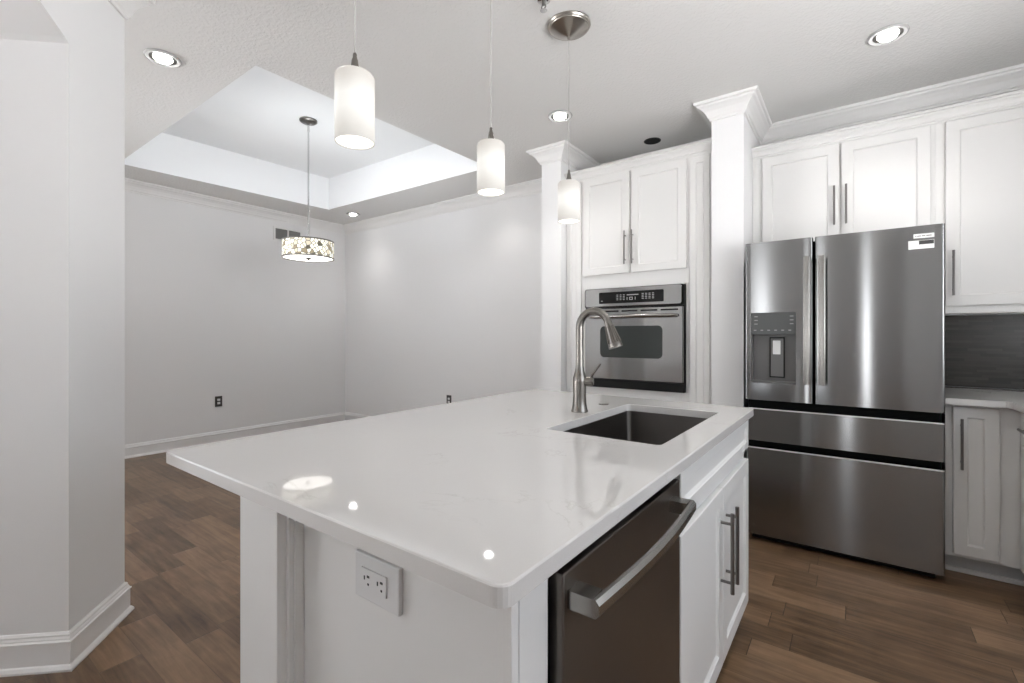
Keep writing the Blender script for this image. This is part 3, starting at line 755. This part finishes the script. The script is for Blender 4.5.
d = MB(); shaker(d, (0.6525,2.61,0.118), (0,1,0), (-1,0,0), 0.59, 0.59, 0.018, 0.055); d.build('door', M['cabinet'], t)
cw = MB(); LP = [(0.372,YB-0.016),(0.372,3.195),(0.602,3.195),(0.602,2.58),(XR-0.002,2.58),(XR-0.002,YB-0.016)]
rr_ = [(0.372,YB-0.016),(0.372,3.195),(0.585,3.195),(0.595,3.190),(0.601,3.180),(0.602,3.165),(0.602,2.58),(XR-0.002,2.58),(XR-0.002,YB-0.016)]
cw.rings([[(x,y,TOP0) for x,y in rr_], [(x,y,TOP1) for x,y in rr_]])
bmesh.ops.bevel(cw.bm, geom=[e for e in cw.bm.edges if all(v.co.z > TOP1-1e-5 for v in e.verts)], offset=0.003, segments=2, affect='EDGES')
cwo = cw.build('corner_worktop', M['quartz'], None, (0.8,3.5,TOP0)); tag(cwo, 'white quartz countertop right of the refrigerator below the backsplash', 'countertop')

# ------------------------------------------------------------------ pendants over the island
def raise_shade(root, dz):
    for ch in root.children:
        if ch.name.split('.')[0] in ('cap', 'shade', 'lens'): ch.location.z = dz
def copy_thing(root, loc, label):
    r = root.copy(); C.objects.link(r); r.location = loc; r['label'] = label
    for ch in list(root.children):
        k = ch.copy(); C.objects.link(k); k.parent = r
        for g in ch.children:
            q = g.copy(); C.objects.link(q); q.parent = k
    return r
PX = -1.165
t = thing('pendant_light', 'nearest and largest white glass cylinder pendant over the island', 'pendant light', (PX, 0.818, H), 'white glass pendants over the island')
P0 = (PX, 0.818, 0)
MB().lathe([(0.108,H-0.0005),(0.108,H-0.006),(0.104,H-0.012),(0.096,H-0.012),(0.094,H-0.016),(0.085,H-0.020),(0.05,H-0.042),(0.012,H-0.056),(0.008,H-0.060),(0.007,H-0.074),(0.001,H-0.075)], P0, 48).build('canopy', M['canopy'], t, smooth=True, auto=25)
MB().tube([(PX,0.818,H-0.072),(PX,0.818,2.042)], 0.0019, 8).build('cord', M['cord'], t, smooth=True)
MB().lathe([(0.003,2.048),(0.0055,2.044),(0.006,2.034),(0.009,2.026),(0.011,2.010),(0.017,1.989),(0.017,1.9865)], P0, 24).build('cap', M['nickel'], t, smooth=True)
sh = MB(); R0 = 0.0555
prof = [(0.001,SH1),(0.043,SH1),(0.051,SH1-0.003),(R0,SH1-0.010),(R0,SH0+0.003),(R0-0.0005,SH0),(R0-0.003,SH0),(R0-0.003,SH1-0.012),(0.001,SH1-0.014)]
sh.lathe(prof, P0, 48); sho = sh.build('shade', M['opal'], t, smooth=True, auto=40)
MB().lathe([(0.001,SH0+0.003),(R0-0.0035,SH0+0.003),(R0-0.0035,SH0+0.005),(0.001,SH0+0.005)], P0, 40).build('lens', M['opal_inner'], t, smooth=True)
raise_shade(copy_thing(t, (PX, 1.445, H), 'middle white glass cylinder pendant of the three over the island'), 0.010)
raise_shade(copy_thing(t, (PX+0.012, 2.052, H), 'farthest white glass pendant with its round nickel canopy in view'), 0.013)

# chandelier in the tray
CX, CY = -3.966, 2.300
t = thing('drum_chandelier', 'drum chandelier with patterned floral shade hanging from the tray ceiling', 'chandelier', (CX, CY, 2.01))
MB().lathe([(0.075,TZ-0.0005),(0.075,TZ-0.012),(0.062,TZ-0.022),(0.02,TZ-0.030),(0.012,TZ-0.04),(0.001,TZ-0.042)], (CX,CY,0), 40).build('canopy', M['pull'], t, smooth=True, auto=25)
MB().tube([(CX,CY,TZ-0.03),(CX,CY,TZ-0.10)], [0.009,0.011], 12).build('swivel_joint', M['chrome'], t, smooth=True)
MB().tube([(CX,CY,TZ-0.09),(CX,CY,1.945)], 0.0075, 12).build('rod', M['chrome'], t, smooth=True)
DR, DZa, DZb = 0.215, 1.925, 2.075
MB().lathe([(DR-0.003,DZa),(DR,DZa),(DR,DZb),(DR-0.003,DZb),(DR-0.003,DZa)], (CX,CY,0), 64).build('shade', M['drum'], t, smooth=True)
for nm, z in (('top_rim',DZb-0.006),('bottom_rim',DZa-0.004)):
    MB().lathe([(DR-0.006,z),(DR+0.004,z),(DR+0.004,z+0.011),(DR-0.006,z+0.011),(DR-0.006,z)], (CX,CY,0), 64).build(nm, M['pull'], t, smooth=True)
MB().lathe([(0.001,DZa+0.004),(DR-0.008,DZa+0.004),(DR-0.008,DZa+0.010),(0.001,DZa+0.010)], (CX,CY,0), 48).build('diffuser', M['diffuser'], t, smooth=True)
MB().lathe([(0.001,DZa-0.020),(0.008,DZa-0.018),(0.012,DZa-0.008),(0.03,DZa+0.001),(0.03,DZa+0.0035),(0.001,DZa+0.0035)], (CX,CY,0), 24).build('finial', M['pull'], t, smooth=True)

d = bpy.data.lights.new('chandelier_lamp', 'POINT'); d.energy = 24; d.shadow_soft_size = 0.06; d.color = (0.86, 0.93, 1.0)
o = bpy.data.objects.new('chandelier_lamp', d); C.objects.link(o); o.parent = t; o.location = (0.05, 0.0, 0.0)
# ------------------------------------------------------------------ recessed lights
def can(x, y, label, dim=1.0, proto=[None]):
    if proto[0] is None:
        t = thing('recessed_light', label, 'recessed light', (x,y,H), 'lit recessed ceiling lights'); P = (x,y,0)
        MB().lathe([(0.062,H-0.0005),(0.085,H-0.0005),(0.0865,H-0.004),(0.084,H-0.009),(0.078,H-0.012),(0.072,H-0.009),(0.064,H-0.0075),(0.062,H-0.0005)], P, 48).build('trim_ring', M['ring'], t, smooth=True)
        MB().lathe([(0.0615,H-0.0005),(0.0635,H-0.0078),(0.048,H-0.006),(0.047,H-0.0005)], P, 40).build('baffle', M['dark_plate'], t, smooth=True)
        MB().lathe([(0.044,H-0.0005),(0.044,H-0.010),(0.038,H-0.018),(0.02,H-0.023),(0.001,H-0.024)], P, 32).build('bulb', M['bulb'], t, smooth=True)
        proto[0] = t
    else: t = copy_thing(proto[0], (x,y,H), label)
    d = bpy.data.lights.new('recessed_lamp', 'SPOT'); d.energy = CAN_POWER*dim; d.spot_size = math.radians(115); d.spot_blend = 1.0; d.shadow_soft_size = 0.04
    d.color = (1.0, 0.975, 0.94)
    o = bpy.data.objects.new('recessed_lamp', d); C.objects.link(o); o.location = (x, y, H-0.05)
    return t
can(-3.115, 0.945, 'lit recessed ceiling light beside the angled wall and tray corner')
can(0.140, 3.085, 'lit recessed ceiling light above the refrigerator')
can(-1.675, 2.855, 'lit recessed ceiling light behind the farthest glass pendant')
can(-5.165, 3.60, 'lit recessed ceiling light in the far corner of the dining area', 0.45)
can(-2.93, 3.60, 'lit recessed ceiling light hidden behind the middle glass pendant', 0.45)
can(0.140, 1.85, 'added recessed ceiling light over the aisle beside the sink cabinet, out of view')  # unseen fixture added to brighten the aisle floor and base cabinet
can(-1.675, 0.70, 'added recessed ceiling light over the seating side of the island, out of view', 0.4)  # unseen fixture added to light the angled wall face
# an empty round opening in the ceiling above the oven cabinet
t = thing('speaker_opening', 'dark round unlit opening in the ceiling above the oven cabinet', 'ceiling opening', (-1.30, 3.665, H))
MB().lathe([(0.001,H-0.001),(0.060,H-0.001),(0.060,H-0.003),(0.001,H-0.003)], (-1.30,3.665,0), 40).build('opening', M['black'], t)
MB().lathe([(0.060,H-0.0005),(0.066,H-0.0005),(0.066,H-0.003),(0.060,H-0.004),(0.060,H-0.0005)], (-1.30,3.665,0), 40).build('rim', M['dark_plate'], t, smooth=True)
# sprinkler
sx, sy = -1.160, 1.828
t = thing('fire_sprinkler', 'small dark fire sprinkler head on the ceiling near the pendant canopy', 'sprinkler', (sx,sy,H))
MB().lathe([(0.030,H-0.0005),(0.030,H-0.004),(0.024,H-0.008),(0.012,H-0.009),(0.001,H-0.009)], (sx,sy,0), 24).build('escutcheon', M['chrome'], t, smooth=True)
s_ = MB(); s_.tube([(sx,sy,H-0.008),(sx,sy,H-0.022)], 0.009, 12)
for q in (-1,1): s_.tube([(sx+q*0.006,sy,H-0.02),(sx+q*0.012,sy,H-0.032),(sx,sy,H-0.048)], 0.003, 8)
s_.build('frame', M['pull'], t, smooth=True)
MB().lathe([(0.001,H-0.047),(0.016,H-0.048),(0.016,H-0.050),(0.001,H-0.051)], (sx,sy,0), 20).build('deflector', M['chrome'], t, smooth=True)

# ------------------------------------------------------------------ dining wall fittings
t = thing('air_vent', 'white framed air return grille high on the dining wall behind chandelier', 'vent', (XL, 3.12, 2.51))
v = MB()
for a_, b_, c_, d_ in ((2.94,3.32,2.430,2.452),(2.94,3.32,2.585,2.605),(2.94,2.965,2.452,2.585),(3.295,3.32,2.452,2.585),(3.119,3.137,2.452,2.585)): v.box(XL+0.0005, XL+0.012, a_, b_, c_, d_)
v.build('frame', M['white_plastic'], t)
for ya, yb in ((2.965,3.119),(3.137,3.295)):
    g = MB(); g.box(XL+0.0005, XL+0.003, ya, yb, 2.452, 2.585)
    for k in range(7): g.box(XL+0.003, XL+0.009, ya, yb, 2.456+k*0.019, 2.462+k*0.019)
    g.build('grille', M['vent_grey'], t)
def wall_outlet(name, label, c, U, N):
    c, U, N = Vector(c), Vector(U), Vector(N); t = thing(name, label, 'outlet', c)
    def bx(mb, u0, u1, z0, z1, n0, n1):
        p = c+U*u0+N*n0; q = c+U*u1+N*n1
        mb.box(min(p.x,q.x), max(p.x,q.x), min(p.y,q.y), max(p.y,q.y), c.z+z0, c.z+z1, 0.0008); return mb
    bx(MB(), -0.037,0.037,-0.060,0.060,0.0005,0.006).build('cover_plate', M['dark_plate'], t)
    for z in (-0.031, 0.007): bx(MB(), -0.015,0.015,z,z+0.024,0.0055,0.009).build('socket', M['plate'], t)
    return t
wall_outlet('wall_outlet', 'dark outlet plate low on the dining wall at left', (XL, 2.317, 0.474), (0,1,0), (1,0,0))
wall_outlet('wall_outlet', 'dark outlet plate on the back wall just above the island countertop', (-3.83, YB, 0.470), (1,0,0), (0,-1,0))
